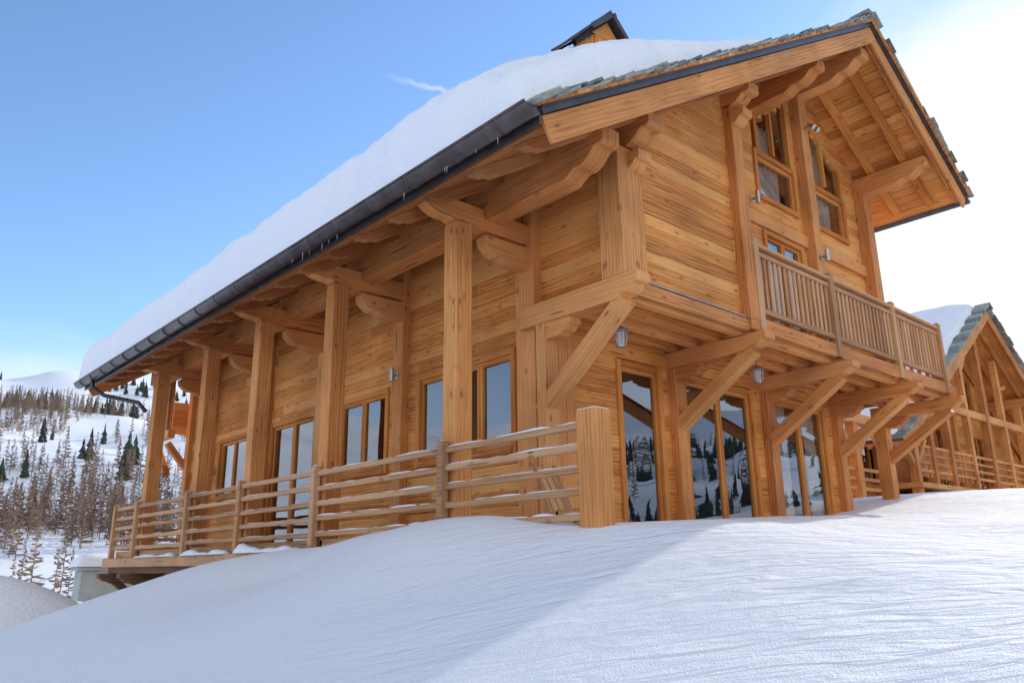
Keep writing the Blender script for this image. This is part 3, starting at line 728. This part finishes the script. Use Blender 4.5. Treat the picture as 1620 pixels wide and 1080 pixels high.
# ------------------------------------------------------------- sky & sun
w=bpy.data.worlds.new('World'); scene.world=w; w.use_nodes=True; nt=w.node_tree; bg=nt.nodes['Background']
sky=N(nt,'ShaderNodeTexSky',sky_type='NISHITA'); sky.sun_disc=False; sky.sun_elevation=math.asin(SUN.z); sky.sun_rotation=math.atan2(SUN.x,SUN.y)
sky.altitude=1800; sky.air_density=1.0; sky.dust_density=.6; sky.ozone_density=1.0
tc=N(nt,'ShaderNodeTexCoord').outputs['Generated']
def dot(v):
    n=N(nt,'ShaderNodeVectorMath',operation='DOT_PRODUCT'); nt.links.new(tc,n.inputs[0]); n.inputs[1].default_value=v; return n.outputs['Value']
def sstep(x,a,b):
    n=N(nt,'ShaderNodeMapRange',interpolation_type='SMOOTHSTEP'); n.inputs[1].default_value=a; n.inputs[2].default_value=b; nt.links.new(x,n.inputs[0]); return n.outputs[0]
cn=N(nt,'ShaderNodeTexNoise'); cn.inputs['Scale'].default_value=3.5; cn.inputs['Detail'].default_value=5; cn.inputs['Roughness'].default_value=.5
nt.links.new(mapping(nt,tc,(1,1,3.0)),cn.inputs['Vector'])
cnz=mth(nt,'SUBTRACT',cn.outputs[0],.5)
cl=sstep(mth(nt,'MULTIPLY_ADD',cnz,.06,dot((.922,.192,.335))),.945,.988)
cfill=sstep(mth(nt,'MULTIPLY_ADD',cnz,.8,dot((-.38,-.80,.46))),.32,.74)  # unseen cloud bank behind the camera, added as neutral fill for the walls
cl=mth(nt,'MAXIMUM',cl,mth(nt,'MULTIPLY',cfill,.76))
sz=N(nt,'ShaderNodeSeparateXYZ'); nt.links.new(tc,sz.inputs[0])
band=sstep(mth(nt,'MULTIPLY_ADD',cnz,-.28,sz.outputs[2]),.30,.15)
bx=mth(nt,'MULTIPLY_ADD',sz.outputs[0],.35,.58,clamp=True)
cl=mth(nt,'MAXIMUM',cl,mth(nt,'MULTIPLY',band,bx))
d0=Vector((.433,.707,.558)).normalized(); d1=Vector((.507,.667,.545)).normalized(); nn=d0.cross(d1).normalized(); tt=(d1-d0).normalized()
mid=(d0+d1).normalized()
cn2=N(nt,'ShaderNodeTexNoise'); cn2.inputs['Scale'].default_value=60; cn2.inputs['Detail'].default_value=3; nt.links.new(tc,cn2.inputs['Vector'])
off=mth(nt,'ABSOLUTE',mth(nt,'MULTIPLY_ADD',mth(nt,'SUBTRACT',cn2.outputs[0],.5),.012,dot(tuple(nn))))
al=mth(nt,'SUBTRACT',dot(tuple(tt)),mid.dot(tt))
tr=mth(nt,'MULTIPLY',sstep(off,.0055,.0),mth(nt,'MULTIPLY',sstep(al,-.05,.03),sstep(al,.055,.04)))
tr=mth(nt,'MULTIPLY',tr,mth(nt,'GREATER_THAN',dot(tuple(mid)),.9))
cl=mth(nt,'MAXIMUM',cl,mth(nt,'MULTIPLY',tr,.38))
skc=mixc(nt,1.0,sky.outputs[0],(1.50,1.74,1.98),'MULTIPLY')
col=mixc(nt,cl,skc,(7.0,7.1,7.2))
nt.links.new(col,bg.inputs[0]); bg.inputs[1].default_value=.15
sd=bpy.data.lights.new('sun','SUN'); sd.energy=4.0; sd.angle=math.radians(.53); sd.color=(1,.94,.85)
so=bpy.data.objects.new('sun',sd); scene.collection.objects.link(so); so.rotation_euler=SUN.to_track_quat('Z','Y').to_euler()

# ------------------------------------------------------------- camera
cam=bpy.data.cameras.new('camera'); co=bpy.data.objects.new('camera',cam); scene.collection.objects.link(co); scene.camera=co
ex=Vector((1440,-330,-1250)).normalized(); ey=Vector((-1170,-366,-1250)); ey=(ey-ex*ey.dot(ex)).normalized(); ez=ex.cross(ey)
co.matrix_world=Matrix((ex,ey,ez)).to_4x4()
cam.sensor_width=36; cam.lens=36*1250/1620; cam.clip_end=9000; cam.clip_start=.05
